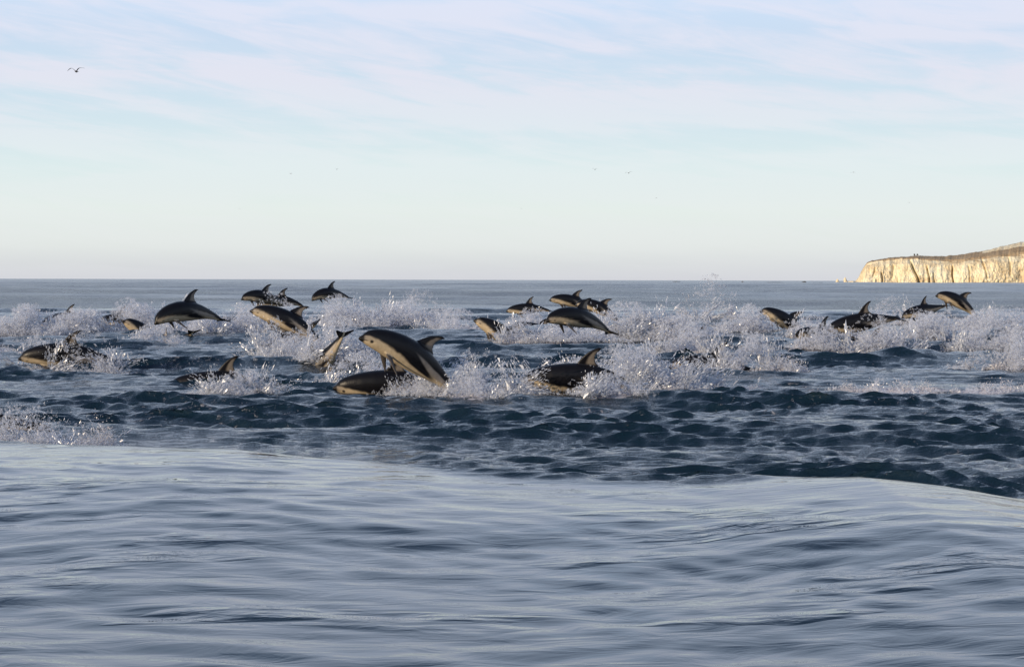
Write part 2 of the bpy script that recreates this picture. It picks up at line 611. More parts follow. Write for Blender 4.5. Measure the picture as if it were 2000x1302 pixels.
def dolphin_colors(co):
    x, y, z = co.T
    top = np.interp(x, ST[:, 0], ST[:, 1]); bot = np.interp(x, ST[:, 0], ST[:, 2]); w = np.interp(x, ST[:, 0], ST[:, 3])
    top = top * GIRTH; bot = bot * GIRTH; w = w * GIRTH
    zf = np.where(z > 0, z / top, z / bot)
    wob = 0.05 * vnoise(x * 30, z * 30 + 9, 3)
    # dark cape edge: high on the face, sinking towards the flank
    edge = np.interp(x, [0, .03, .06, .12, .2, .3, .4, .5, .6, .7, .8, .9, 1], [.9, .8, .48, .14, -.12, -.32, -.48, -.62, -.64, -.5, -.42, -.35, -.3])
    cape = smooth(zf + wob, edge - .10, edge + .14)
    side = np.where((x < .14)[:, None], GREY * 1.5, PALE)
    belly = smooth(-zf, .02, .40)[:, None] * CREAM + (1 - smooth(-zf, .02, .40))[:, None] * (PALE * (1 - smooth(x, .02, .16))[:, None] * .8 + CREAM * .85 * smooth(x, .02, .16)[:, None])
    col = belly * (1 - cape[:, None]) + DARK * cape[:, None]
    # flank blaze, forked, running forward from the tail stock
    c0 = np.interp(x, [.44, .55, .65, .75, .88], [.30, .05, -.18, -.22, -.15])
    wd = np.interp(x, [.42, .50, .60, .70, .82, .90], [.02, .10, .24, .34, .30, .05])
    bl = smooth(wd - np.abs(zf - c0), -.05, .10) * smooth(x, .42, .52) * (1 - smooth(x, .84, .92))
    blc = PALE * 1.15 * smooth(x, .45, .65)[:, None] + GREY * (1 - smooth(x, .45, .65))[:, None]
    col = col * (1 - bl[:, None]) + blc * bl[:, None]
    # dark flank patch between belly and blaze
    pc = np.interp(x, [.40, .52, .62, .72], [-.35, -.50, -.62, -.75])
    pt = smooth(.15 - np.abs(zf - pc), -.06, .06) * smooth(x, .38, .46) * (1 - smooth(x, .64, .76))
    col = col * (1 - pt[:, None]) + DARK * 1.4 * pt[:, None]
    bk = 1 - smooth(x, .030, .048)
    bk = np.maximum(bk, (1 - smooth(x, .05, .075)) * smooth(.16 - np.abs(zf + .25), 0, .08))
    col = col * (1 - bk[:, None]) + BEAK * bk[:, None]
    ey = 1 - smooth(np.hypot(x - .092, (z + .012) * 1.1), .008, .018)
    col = col * (1 - ey[:, None]) + BEAK * ey[:, None]
    # dorsal fin: dark leading edge, pale grey trailing half
    d = smooth(z - top, .002, .012) * (x > .38) * (x < .66)
    h = np.clip((z - .105) / .160, 0, 1)
    le = np.interp(h, [0, .25, .5, .75, .9, 1], [.425, .452, .482, .520, .553, .582])
    te = np.interp(h, [0, .12, .25, .5, .75, .9, 1], [.610, .585, .572, .566, .580, .602, .618])
    u = (x - le) / (te - le)
    pf = smooth(u, .38, .62) * (1 - smooth(u, .88, 1.0)) * (1 - smooth(h, .72, .92)) * smooth(h, 0.02, .2)
    fc = DARK + (np.array([.20, .17, .14]) - DARK) * pf[:, None]
    col = col * (1 - d[:, None]) + fc * d[:, None]
    # flippers
    fl = ((z < -.062) & (np.abs(y) > .062) & ((np.abs(y) / w) ** 2 + zf ** 2 > 1.25) & (x > .19) & (x < .5)) | ((-z > bot + .006) & (x > .19) & (x < .5))
    col[fl] = np.array([.075, .066, .062])
    fk = (np.abs(y) > w + .004) & (x > .88)
    col[fk] = DARK * 1.3
    return col


def place_dolphin(rest, spec):
    (label, ax, ay, s, pitch, bf, br, yaw, roll, L) = spec
    d = F / s
    co, tri = rest["hi"] if s > 118 else rest["lo"]
    x, y, z = co.T.copy()
    m = 0.45
    fx = np.linspace(m, -0.02, 60)
    bx = np.linspace(m, 1.06, 80)
    p0 = R(pitch)
    # centreline going forward and going back from the middle of the body
    af = p0 - R(bf) * (np.clip((m - fx) / m, 0, 1.1)) ** 1.15
    ab = p0 + R(br) * (np.clip((bx - m) / (1 - m), 0, 1.1)) ** 1.15
    def integ(xx, ang):
        ds = np.abs(np.diff(xx))
        am = (ang[1:] + ang[:-1]) / 2
        sgn = -1 if xx[1] < xx[0] else 1
        return np.concatenate([[0], np.cumsum(sgn * ds * np.cos(am))]), np.concatenate([[0], np.cumsum(-sgn * ds * np.sin(am))])
    cfx, cfz = integ(fx, af)
    cbx, cbz = integ(bx, ab)
    X_ = np.concatenate([fx[::-1], bx[1:]]); CX = np.concatenate([cfx[::-1], cbx[1:]]); CZ = np.concatenate([cfz[::-1], cbz[1:]]); AN = np.concatenate([af[::-1], ab[1:]])
    cx = np.interp(x, X_, CX); cz = np.interp(x, X_, CZ); an = np.interp(x, X_, AN)
    # normal to the centreline, in the plane of the bend
    nx = cx + np.sin(an) * z
    nz = cz + np.cos(an) * z
    pts = np.stack([nx, y, nz], 1) * L
    o_rest = np.array([0.092, 0, 0.002])
    M3 = Matrix.Rotation(R(yaw), 3, 'Z') @ Matrix.Rotation(R(roll), 3, 'X')
    pts = pts @ np.array(M3).T
    me = mesh_np("dolphin", pts, tri, M_DOLPHIN)
    ca = me.color_attributes.new("Col", 'FLOAT_COLOR', 'POINT')
    c4 = np.ones((len(x), 4), np.float32)
    c4[:, :3] = np.clip(rest["col_hi"] if s > 118 else rest["col_lo"], 0, 1)
    ca.data.foreach_set("color", c4.ravel())
    o = link("dolphin", me, label=label, cat="dolphin", group="dusky dolphins racing to the left in one school")
    o.location = pix(ax, ay, d)
    if s > 80:
        ecx = float(np.interp(.092, X_, CX)); ecz = float(np.interp(.092, X_, CZ)); ean = float(np.interp(.092, X_, AN))
        for sgn in (-1, 1):
            p = np.array([ecx - math.sin(ean) * .012, sgn * .0535, ecz - math.cos(ean) * .012]) * L
            p = np.array(M3) @ p
            bm = bmesh.new()
            bmesh.ops.create_icosphere(bm, subdivisions=2, radius=0.0095 * L / 1.75)
            em = bpy.data.meshes.new("eye")
            bm.to_mesh(em); bm.free()
            em.materials.append(M_EYE)
            e = link("eye", em, parent=o)
            e.location = p
    return o


#   label, anchor px, anchor py, px per metre, pitch, bend front, bend rear, yaw, roll, length
DOLPHINS = [
    ("largest dolphin, leaping nose up with dark back, cream belly and hanging flipper", 801, 694, 143, 31, 28, 20, 24, 4, 1.78),
    ("dolphin fully airborne at left in a high arc, snout pointing down", 361, 608, 97, 0, 42, 26, 44, 0, 1.75),
    ("dolphin bursting up from spray below the two small leapers, fin tilted back", 560, 626, 95, 24, 20, 26, 12, -6, 1.75),
    ("small distant dolphin leaping leftmost of the close pair near the skyline", 511, 579, 60, 8, 34, 22, 38, 0, 1.75),
    ("pale speckled distant dolphin half hidden behind the right of the close pair", 543, 588, 58, -2, 25, 30, 24, 14, 1.75),
    ("distant dolphin leaping alone with its fin touching the skyline", 641, 573, 54, 0, 44, 22, 40, 0, 1.75),
    ("dolphin diving at left of the raised tail, pale flank stock lifting to the right", 548, 672, 92, -22, 15, -22, 8, 0, 1.75),
    ("diving dolphin of which only the raised tail stock and flukes show", 620, 722, 108, -42, -5, -10, -38, 0, 1.75),
    ("small dark dorsal fin cutting the water left of the surfacing one behind the largest", 622, 765, 120, 0, 5, 10, 6, 0, 1.75),
    ("dolphin surfacing just behind and below the largest, black snout at the waterline", 757, 750, 137, -2, 6, 20, 4, 22, 1.75),
    ("dolphin swimming low inside a fan of spray, lower left of the high airborne one", 428, 750, 128, 0, 6, 16, 8, 14, 1.75),
    ("dolphin with long dark back breaking the surface at far left under white spray", 124, 692, 112, 0, 14, 22, 8, 20, 1.75),
    ("dolphin lifting its head from mist above the long dark back at far left", 130, 640, 72, 16, 26, 20, 15, 0, 1.75),
    ("dolphin rising steeply in thick spray just left of the high airborne one", 290, 658, 80, 40, 20, 20, 30, 0, 1.75),
    ("dolphin nosing up out of mist right of centre with its fin behind splash", 984, 655, 86, 34, 16, 20, 10, 0, 1.75),
    ("dolphin snout showing just behind the one nosing up right of centre", 1049, 647, 72, 14, 14, 18, 10, 0, 1.75),
    ("faint distant dolphin rolling low on the dark crest near centre", 1028, 603, 52, -2, 12, 16, 10, 0, 1.75),
    ("distant dolphin leaping above the crest with pale belly, left of the arched one", 1116, 588, 58, 12, 22, 22, 14, 0, 1.75),
    ("distant arched dolphin going down to the right of the pale bellied leaper", 1168, 601, 60, 24, 40, 26, 8, 0, 1.75),
    ("speckled dolphin leaping flat right of centre with tall fin and cream belly", 1126, 620, 95, 8, 30, 28, 34, 0, 1.75),
    ("large dolphin low in the biggest splash, fin tip poking above the spray", 1128, 738, 140, 0, 6, 26, 4, 20, 1.78),
    ("dolphin broken into dark scraps by spray right of the biggest splash", 1320, 658, 78, 12, 10, 10, 10, 0, 1.75),
    ("dark upright dorsal fin at the left edge of the round splash right of centre", 1388, 716, 112, 4, 6, 10, 12, 0, 1.75),
    ("dolphin rising at right with tan chin and fin swept back", 1535, 628, 76, 30, 20, 22, 16, 0, 1.75),
    ("thin dark dorsal fin standing in mist between two dolphins at right", 1600, 656, 88, 4, 2, 4, 40, 0, 1.75),
    ("dolphin at right with the tallest dark fin above a foam covered back", 1678, 630, 90, -8, 14, 4, 14, 16, 1.75),
    ("dark back rolling under foam in front of the tallest finned dolphin at right", 1700, 677, 90, 0, 12, 18, 8, 0, 1.75),
    ("distant dolphin with pointed fin diving left of the rightmost leaper", 1800, 607, 60, -8, 20, -6, 20, 0, 1.75),
    ("rightmost dolphin, leaping clear below the cliff with snout up", 1870, 588, 62, 26, 30, 30, 14, 0, 1.75),
    ("tail stock and flukes sticking out of spray under the high airborne dolphin", 322, 682, 84, -20, 0, -16, -30, 0, 1.75),
    ("faint dark back in mist at far left, beneath the skyline", 130, 622, 60, -4, 10, 14, 10, 0, 1.75),
    ("faint dark back in mist left of the high airborne dolphin", 232, 624, 60, -4, 10, 14, 10, 0, 1.75),
    ("dark fin tip showing left of the rising tan chinned dolphin", 1464, 646, 72, 4, 10, 14, 12, 0, 1.75),
    ("small dark fin tip amid the splashes left of the round splash", 1360, 668, 84, 4, 10, 14, 12, 0, 1.75),
    ("dark tail end at the left frame edge in the nearest splash", -78, 838, 185, -4, 8, 10, 4, 0, 1.8),
]


# ------------------------------------------------------------------ splashes
TET = np.array([[1, 1, 1], [-1, -1, 1], [-1, 1, -1], [1, -1, -1]], float) / math.sqrt(3)
TETF = np.array([[0, 1, 3], [0, 2, 1], [0, 3, 2], [1, 2, 3]])


def drops_mesh(name, P, Rr, Dv, El, mats, midx):
    """many water drops: P centres, Rr radii, Dv unit stretch directions, El stretch"""
    n = len(P)
    q = rng.normal(size=(n, 4)); q /= np.linalg.norm(q, axis=1)[:, None]
    w, a, b, c = q.T
    M = np.stack([1 - 2 * (b * b + c * c), 2 * (a * b - c * w), 2 * (a * c + b * w), 2 * (a * b + c * w), 1 - 2 * (a * a + c * c), 2 * (b * c - a * w),
                  2 * (a * c - b * w), 2 * (b * c + a * w), 1 - 2 * (a * a + b * b)], 1).reshape(n, 3, 3)
    V = np.einsum('nij,kj->nki', M, TET) * Rr[:, None, None]
    along = np.einsum('nki,ni->nk', V, Dv)
    V += Dv[:, None, :] * (along * (El - 1)[:, None])[:, :, None]
    V += P[:, None, :]
    faces = (np.arange(n)[:, None, None] * 4 + TETF[None]).reshape(-1, 3)
    me = mesh_np(name, V.reshape(-1, 3), faces, None, smooth=False)
    for m_ in mats:
        me.materials.append(m_)
    me.polygons.foreach_set("material_index", np.repeat(midx, 4).astype(np.int32))
    me.update()
    return me


def make_splash(spec):
    (label, x0, x1, ytop, ybase, d, cov, lean, foamy, kind) = spec
    wpx = (x1 - x0); hpx = (ybase - ytop)
    s = F / d
    c = pix((x0 + x1) / 2, ybase, d)
    W = wpx / s; H = hpx / s
    zb = min(c.z, wz(c.x, c.y) + 0.02) - 0.02
    H = (pix(x0, ytop, d).z - zb)
    top_ok = H
    r0 = 0.00027 * d
    n = int(cov * wpx * hpx * 0.262 * 2.35)
    Ps = []; Rs = []; Ds = []; Es = []; Ms = []
    depth = min(W * 0.45, 1.1)
    # emitters along the base, each throwing a fan of jets
    nj = max(6, int(cov * wpx / 4.2 * (1.0 if kind != 'mist' else 0.5)))
    share = {'jet': 0.5, 'mist': 0.25, 'foam': 0.2, 'tall': 0.62}[kind]
    nd = int(n * share)
    per = max(8, nd // nj)
    ne = max(2, int(wpx / 45))
    ex = c.x + np.linspace(-.38, .38, ne) * W + rng.normal(0, .05 * W, ne)
    ey = c.y + rng.normal(0, depth * .3, ne)
    eh = rng.uniform(.45, 1.0, ne)
    eh[rng.integers(ne)] = 1.0
    for j in range(nj):
        e = rng.integers(ne)
        th = R(lean) + rng.normal(0, R(38))
        ph = rng.normal(0, .35)
        dirv = np.array([math.sin(th), ph * .8, math.cos(th)])
        dirv /= np.linalg.norm(dirv)
        Lj = H * eh[e] * (rng.uniform(.25, 1.05) if kind != 'tall' else rng.uniform(.4, .98))
        cnt = int(per * rng.uniform(.4, 1.6))
        f = rng.random(cnt) ** 0.85
        st = np.array([ex[e] + rng.normal(0, .06 * W), ey[e] + rng.normal(0, depth * .25), zb])
        sag = rng.uniform(.05, .45)
        vel = dirv[None, :] * 1.0 + np.array([0, 0, -1.0])[None, :] * (2 * sag * f)[:, None] * .6
        pos = st + dirv * Lj * f[:, None] * 1.15 + np.array([0, 0, -1.0]) * (sag * Lj * f ** 2)[:, None]
        sp = (.012 + .09 * f ** 1.4) * rng.uniform(.5, 1.6) * (H * .6 + .25)
        pos += rng.normal(size=(cnt, 3)) * sp[:, None]
        rr = r0 * .80 * np.exp(rng.normal(0, .42, cnt)) * (1.2 - .3 * f)
        Ps.append(pos); Rs.append(rr)
        v = vel / np.linalg.norm(vel, axis=1)[:, None]
        Ds.append(v); Es.append(rng.uniform(1.3, 6.5, cnt)); Ms.append(np.zeros(cnt))
    # mist body, clumped by noise
    nm = int(n * (1 - share) * 3.4)
    u = rng.normal(0, .30, nm)
    hz = rng.exponential(.34 if kind != 'foam' else .18, nm)
    hz = np.where(hz > 1.05, rng.random(nm) ** 1.5, hz)
    px_ = c.x + u * W + R(lean) * hz * H * .4
    env = .6 + .45 * (0.5 + 0.5 * vnoise(px_ * 2.2 / max(.5, d / 30), np.full(nm, c.y), 71))
    env *= np.clip(1.2 - np.abs(u) * 1.3, .15, 1)
    pz = zb + hz * H * env
    py_ = c.y + rng.normal(0, depth * .4, nm)
    keep = fbm(px_ * 3.0 * 30 / d, pz * 3.5 * 30 / d + py_, 3, 77) + rng.normal(0, .15, nm) > -0.02
    keep &= rng.random(nm) < 0.95
    P2 = np.stack([px_, py_, pz], 1)[keep]
    k2 = len(P2)
    soft = rng.random(k2) < .6
    Ps.append(P2); Rs.append(r0 * np.where(soft, 2.5, .75) * np.exp(rng.normal(0, .35, k2)))
    v = rng.normal(size=(k2, 3)); v /= np.linalg.norm(v, axis=1)[:, None]
    Ds.append(v); Es.append(rng.uniform(1, 1.8, k2)); Ms.append(np.where(soft, 2.0, (rng.random(k2) < .2) * 1.0))
    # foam heaped at the foot
    nf = int(foamy * wpx * 16)
    if nf:
        ncl = max(2, int(wpx / 16))
        fxs = c.x + rng.uniform(-.45, .45, ncl) * W
        fh = H * rng.uniform(.10, .30, ncl) * foamy ** .5 * (3.0 if kind == 'foam' else 1.0)
        ci = rng.integers(0, ncl, nf)
        a = rng.random(nf) * 2 * math.pi
        rad = np.sqrt(rng.random(nf))
        fr = W / ncl * .9
        P3 = np.stack([fxs[ci] + np.cos(a) * rad * fr * 1.2, c.y + np.sin(a) * rad * fr + rng.normal(0, depth * .15, nf),
                       zb + fh[ci] * np.sqrt(np.clip(1 - rad ** 2, 0, 1)) * rng.uniform(.2, 1.0, nf) ** 1.3 * np.where(rng.random(nf) < .06, 1.6, 1.0)], 1)
        Ps.append(P3); Rs.append(r0 * (.85 if kind == 'foam' else 1.15) * np.exp(rng.normal(0, .35, nf)))
        v = rng.normal(size=(nf, 3)); v /= np.linalg.norm(v, axis=1)[:, None]
        Ds.append(v); Es.append(np.ones(nf)); Ms.append(np.ones(nf))
    P = np.concatenate(Ps); Rr = np.concatenate(Rs); Dv = np.concatenate(Ds); El = np.concatenate(Es); Mi = np.concatenate(Ms)
    ok = (P[:, 2] > zb - .08)
    P, Rr, Dv, El, Mi = P[ok], Rr[ok], Dv[ok], El[ok], Mi[ok]
    o0 = np.array([c.x, c.y, zb])
    me = drops_mesh("splash", P - o0, Rr, Dv, El, [M_DROP, M_FOAM, M_MIST], Mi)
    o = link("splash", me, label=label, cat="splash", group="splashes thrown up by the dolphins", kind="stuff")
    o.location = o0
    return (c.x, c.y, W * .5, max(.35, depth * .9), 1.1 + foamy * .5), len(P)


#  label, x0, x1, ytop, ybase, distance, cover, lean deg, foam, kind
SPLASHES = [
    ("splash trailing behind the tail of the largest leaping dolphin", 835, 1010, 655, 766, 27.6, .85, 22, .9, 'jet'),
    ("spray in front of the tail of the largest leaping dolphin", 865, 975, 708, 768, 26.4, .38, 18, .5, 'jet'),
    ("spray bursting before the flank of the low large dolphin", 1135, 1250, 704, 766, 26.6, .55, 12, .3, 'jet'),
    ("small drops falling off the belly of the largest leaping dolphin", 765, 850, 705, 752, 28.0, .35, 0, .15, 'jet'),
    ("spray over the back of the dolphin in the biggest splash", 1050, 1190, 668, 740, 29.2, .95, 18, .25, 'jet'),
    ("biggest splash, tall fan of water right of the low large dolphin", 1130, 1330, 645, 764, 28.2, 1.15, 14, .8, 'tall'),
    ("outer right drops of the biggest splash", 1280, 1390, 665, 756, 29.0, .45, 20, .2, 'tall'),
    ("low white foam lump just right of the biggest splash foot", 1272, 1330, 745, 768, 27.6, .5, 0, 1.2, 'foam'),
    ("fan of spray around the low dolphin lower left of centre", 405, 530, 700, 764, 28.0, .7, 14, .3, 'jet'),
    ("spray breaking over the long dark back at far left", 95, 225, 640, 703, 34.6, 1.1, 12, .35, 'jet'),
    ("nearest splash, clear crown of water at the left frame edge", -60, 130, 772, 856, 19.4, .8, 6, .5, 'tall'),
    ("creamy foam bank to the right of the nearest splash", 70, 225, 806, 858, 19.6, .7, 8, 1.3, 'foam'),
    ("soft spray behind the surfacing dolphin left of the largest", 630, 770, 682, 734, 30.5, .8, 10, .2, 'mist'),
    ("mist over the water at the far left frame edge", -30, 110, 590, 655, 47, 1.0, 5, .3, 'mist'),
    ("mist and drops behind the long dark back", 90, 230, 585, 655, 49, 1.15, 5, .3, 'mist'),
    ("spray curtain left of the high airborne dolphin", 200, 330, 578, 655, 50, 1.25, 8, .3, 'mist'),
    ("mist in front of the steeply rising dolphin at left", 255, 345, 622, 662, 43.5, .7, 4, .3, 'mist'),
    ("low white spray under the high airborne dolphin", 310, 430, 610, 656, 47, 1.1, 5, .35, 'mist'),
    ("splash at the tail of the high airborne dolphin", 400, 520, 596, 656, 48, 1.2, 10, .35, 'jet'),
    ("spray hiding the belly of the dolphin bursting up", 498, 620, 608, 666, 39.5, .95, 10, .3, 'jet'),
    ("splash around the diving dolphin with pale flank", 520, 640, 640, 680, 38.5, .9, 12, .3, 'jet'),
    ("spray round the raised tail and flukes", 575, 720, 622, 700, 36.2, .85, 12, .3, 'jet'),
    ("thin spray behind the close pair of distant leapers", 470, 600, 575, 612, 62, .7, 5, .2, 'mist'),
    ("wide mist behind the raised tail, under the lone distant leaper", 590, 760, 578, 655, 54, 1.2, 5, .3, 'mist'),
    ("wide mist bank above the largest dolphin", 700, 880, 580, 656, 54, 1.15, 3, .3, 'mist'),
    ("tall ragged splash rising highest above the mist bank", 740, 880, 556, 615, 62, .85, 4, .2, 'tall'),
    ("low mist left of the dolphin nosing up", 830, 960, 598, 655, 52, 1.1, 4, .3, 'mist'),
    ("spray over the dolphin nosing up right of centre", 968, 1050, 618, 658, 43.8, .5, 20, .4, 'jet'),
    ("drifting spray under the speckled flat leaper", 1030, 1180, 625, 660, 44, .8, 8, .3, 'mist'),
    ("mist in front of the faint distant dolphin", 990, 1080, 596, 640, 58, .6, 4, .2, 'mist'),
    ("tall splash behind the tail of the speckled flat leaper", 1150, 1290, 568, 660, 46, 1.2, 12, .3, 'tall'),
    ("splash between the speckled leaper and the dark scraps", 1230, 1400, 598, 672, 46, 1.1, 5, .35, 'mist'),
    ("spray across the dolphin broken into dark scraps", 1270, 1400, 622, 690, 41, .75, 8, .3, 'jet'),
    ("round splash right of the dark upright fin", 1395, 1515, 628, 698, 34.5, 1.1, 4, .5, 'jet'),
    ("thin vertical spray reaching the skyline right of centre", 1345, 1430, 532, 602, 76, .55, 4, .2, 'tall'),
    ("mist left of the rising tan chinned dolphin", 1380, 1510, 596, 660, 50, 1.0, 4, .3, 'mist'),
    ("spray right of the rising tan chinned dolphin", 1530, 1670, 603, 660, 48, 1.15, 5, .55, 'mist'),
    ("spray in front of the thin dark fin at right", 1560, 1650, 628, 668, 42.5, .9, 5, .5, 'mist'),
    ("spray above the long dark back at far left", 30, 130, 640, 680, 36.5, .7, 0, .1, 'mist'),
    ("spray along the back of the tallest finned dolphin", 1640, 1760, 612, 662, 42.5, .9, 8, .5, 'jet'),
    ("splash over the dark rolling back at right", 1650, 1790, 632, 672, 42.6, .8, 12, .4, 'jet'),
    ("distant clear plume between the two finned dolphins at right", 1690, 1780, 576, 612, 72, .75, 6, .2, 'tall'),
    ("wide mist right of the tallest finned dolphin", 1730, 1880, 602, 668, 47, 1.2, 4, .4, 'mist'),
    ("splash at the tail of the rightmost leaper", 1840, 1960, 590, 660, 56, .95, 12, .3, 'mist'),
    ("mist bank at the right frame edge", 1870, 2040, 604, 690, 43, 1.15, 5, .3, 'mist'),
    ("lower spray at the right frame edge", 1900, 2040, 640, 706, 36, .8, 5, .4, 'jet'),
    ("thin far mist left of the diving distant dolphin", 1790, 1870, 590, 612, 68, .6, 4, .1, 'mist'),
    ("long low foam ridge at right", 1640, 1860, 736, 768, 29.0, .5, 4, 1.1, 'foam'),
    ("foam heap at the lower right frame edge", 1850, 2010, 733, 774, 28.6, .5, 4, 1.1, 'foam'),
    ("foam patch below the round splash", 1500, 1570, 680, 700, 34.5, .5, 2, .7, 'foam'),
    ("small foam heap under the dark water right of the biggest splash", 1390, 1480, 738, 758, 29.0, .3, 0, .8, 'foam'),
    ("low spray in the dip left of the long dark back", -20, 60, 650, 676, 40, .3, 0, .2, 'mist'),
]

# ------------------------------------------------------------------ headland
def build_headland():
    D0 = 2000.0
    mpp = D0 / F
    topx = np.array([1660, 1668, 1674, 1680, 1686, 1691, 1700, 1720, 1745, 1770, 1800, 1840, 1860, 1900, 1915, 1950, 2000, 2100, 2300, 2700])
    topy = np.array([548.5, 546, 540, 527, 517, 510, 506, 502, 499, 497.5, 496.5, 497, 495, 488.5, 486, 477.5, 466.5, 452, 434, 424])
    nu, nf, npl = 580, 75, 14
    us = np.linspace(1662, 2700, 400) if False else np.concatenate([np.linspace(1660, 2060, 520), np.linspace(2062, 2700, 60)])
    ht = np.interp(us, topx, 548.6 - topy) * mpp
    ht += 0.8 * fbm(us * .12, us * 0, 4, 5) * smooth(ht, 2, 12)
    xw = (us - 1000) * mpp
    # rim of the cliff proper, below the rounded grassy top
    rimf = np.interp(us, [1660, 1700, 1770, 1800, 1860, 1912, 1960, 2000, 2700], [.97, .95, .93, .90, .84, .80, .74, .72, .7])
    rimf = rimf + .03 * fbm(us * .05, us * 0 + 4, 3, 8)
    gull = [(1722, 1721, 12, 1.6, .05, .55), (1796, 1774, 20, 2.2, .0, .95), (1753, 1752, 6, 1.6, 0, .3), (1815, 1808, 14, 1.6, .0, .75), (1824, 1822, 8, 1.3, 0, .5),
            (1861, 1857, 13, 1.4, .0, .8), (1932, 1915, 9, 1.5, .2, 1.0), (1895, 1889, 6, 1.4, .1, .8), (1975, 1968, 7, 1.5, .3, 1.), (1700, 1712, 5, 1.8, .3, .8), (1738, 1746, 5, 1.8, .2, .8),
            (2030, 2022, 10, 2, 0, .9), (2090, 2082, 10, 2, 0, .9), (2180, 2170, 12, 3, 0, .9)]
    rows = []
    vegs = []
    for j in range(nf):
        v = j / (nf - 1)
        z = -2 + (ht * rimf + 2) * v
        zr = z.copy()
        back = 16 * v ** 1.4 + 6 * smooth(v, .75, 1.0) * 1.0
        U = us * mpp
        rel = 8.0 * fbm(U * .035, zr * .018, 3, 11) + 1.2 * (1 - 2 * np.abs(fbm(U * .09, zr * .03, 3, 15))) + 1.8 * fbm(U * .28, zr * .12, 3, 19) + .9 * fbm(U * .7, zr * .5, 2, 23)
        y = D0 + back + rel * np.interp(v, [0, .1, .9, 1], [.55, 1, .9, .6])
        for ub, ut, dep, wd, v0, v1 in gull:
            uc = ub + (ut - ub) * v + .8 * math.sin(v * 9 + ub)
            t = np.clip(1 - np.abs(us - uc) / (wd * 1.6), 0, 1)
            y = y + dep * .5 * t ** .7 * (smooth(np.array(v), v0 - .08, v0 + .05) * (1 - smooth(np.array(v), v1 - .2, v1 + .05)))
        # the point bends away from the viewer
        y = y + 60 * np.clip((1690 - us) / 30, 0, 1) ** 2
        rows.append(np.stack([xw, y, z], 1))
        vegs.append(np.interp(v, [0, .72, .95, 1], [0, .05, .45, .75]) * np.interp(us, [1660, 1690, 1720, 1850, 2000], [0, .3, .8, 1.1, 1.15]))
    ylast = rows[-1][:, 1]
    wide = smooth(us, 1664, 1760)
    for j in range(1, npl + 1):
        v = j / npl
        prof = 1 - (1 - v) ** 2.2
        z = ht * (rimf + (1 - rimf) * prof) + .25 * fbm(us * .3, us * 0 + v * 9, 2, 4)
        if j == npl:
            z = z
        rows.append(np.stack([xw, ylast + (6 + 84 * wide) * v, z], 1))
        vg = np.full(len(us), 1.0)
        # bare light scar high on the right shoulder
        scar = smooth(us, 1908, 1918) * (v > .35) * (v < .8) * (0.7)
        vegs.append(vg - scar)
    # back slope falling to the sea behind
    for j in range(1, 12):
        v = j / 11
        rows.append(np.stack([xw, ylast + 6 + 84 * wide + (20 + 480 * wide) * v, ht * (1 - v) - 3 * v], 1))
        vegs.append(np.ones(len(us)))
    G = np.array(rows)
    G[nf:, :, 2] = 1.6 + (G[nf:, :, 2] - 1.6) * G[nf:, :, 1] / D0
    G[:, :, 0] *= 1 + 1.12 * (G[:, :, 1] - D0) / D0
    nr, nc = G.shape[:2]
    i = (np.arange(nr - 1)[:, None] * nc + np.arange(nc - 1)[None, :]).ravel()
    faces = np.stack([i, i + 1, i + nc + 1, i + nc], 1)
    me = mesh_np("headland", G.reshape(-1, 3), faces, M_CLIFF)
    attr(me, "veg", np.array(vegs).ravel())
    link("headland", me, kind="structure", label="sunlit pale yellow cliff headland with brown grassy top at the right")


def rock(name, label, cx, cyb, wpx, hpx, d, mat, group=None, seed=0):
    s = F / d
    W, H = wpx / s, hpx / s
    bm = bmesh.new()
    bmesh.ops.create_icosphere(bm, subdivisions=4, radius=1.0)
    r = np.random.default_rng(seed)
    co = np.array([v.co[:] for v in bm.verts])
    n = fbm(co[:, 0] * 1.7 + seed, co[:, 2] * 1.7 + co[:, 1] * 1.3, 4, seed) * .55
    n2 = fbm(co[:, 0] * 5 + seed, co[:, 2] * 5 + co[:, 1] * 3, 3, seed + 3) * .18
    for v, a, b in zip(bm.verts, n, n2):
        v.co *= (1 + a + b)
        v.co.x *= W / 2; v.co.y *= W / 2.4; v.co.z *= H * .95
    me = bpy.data.meshes.new(name)
    bm.to_mesh(me); bm.free()
    for p in me.polygons:
        p.use_smooth = False
    me.materials.append(mat)
    o = link(name, me, label=label, cat="rock", group=group)
    p = pix(cx, cyb, d)
    o.location = (p.x, p.y, -0.15)
    return o


M_ROCK = mat_flat("dark_wet_rock", (0.075, 0.07, 0.065), 0.5)
M_PALEROCK = mat_flat("pale_chalk_rock", (0.70, 0.60, 0.42), 0.9)


# ------------------------------------------------------------------ gulls
def mat_gull():
    m, t, b = new_mat("gull_feathers")
    a = N(t, 'ShaderNodeAttribute', attribute_name="Col")
    t.links.new(a.outputs['Color'], b.inputs['Base Color'])
    b.inputs['Roughness'].default_value = 0.8
    return m


M_GULL = mat_gull()


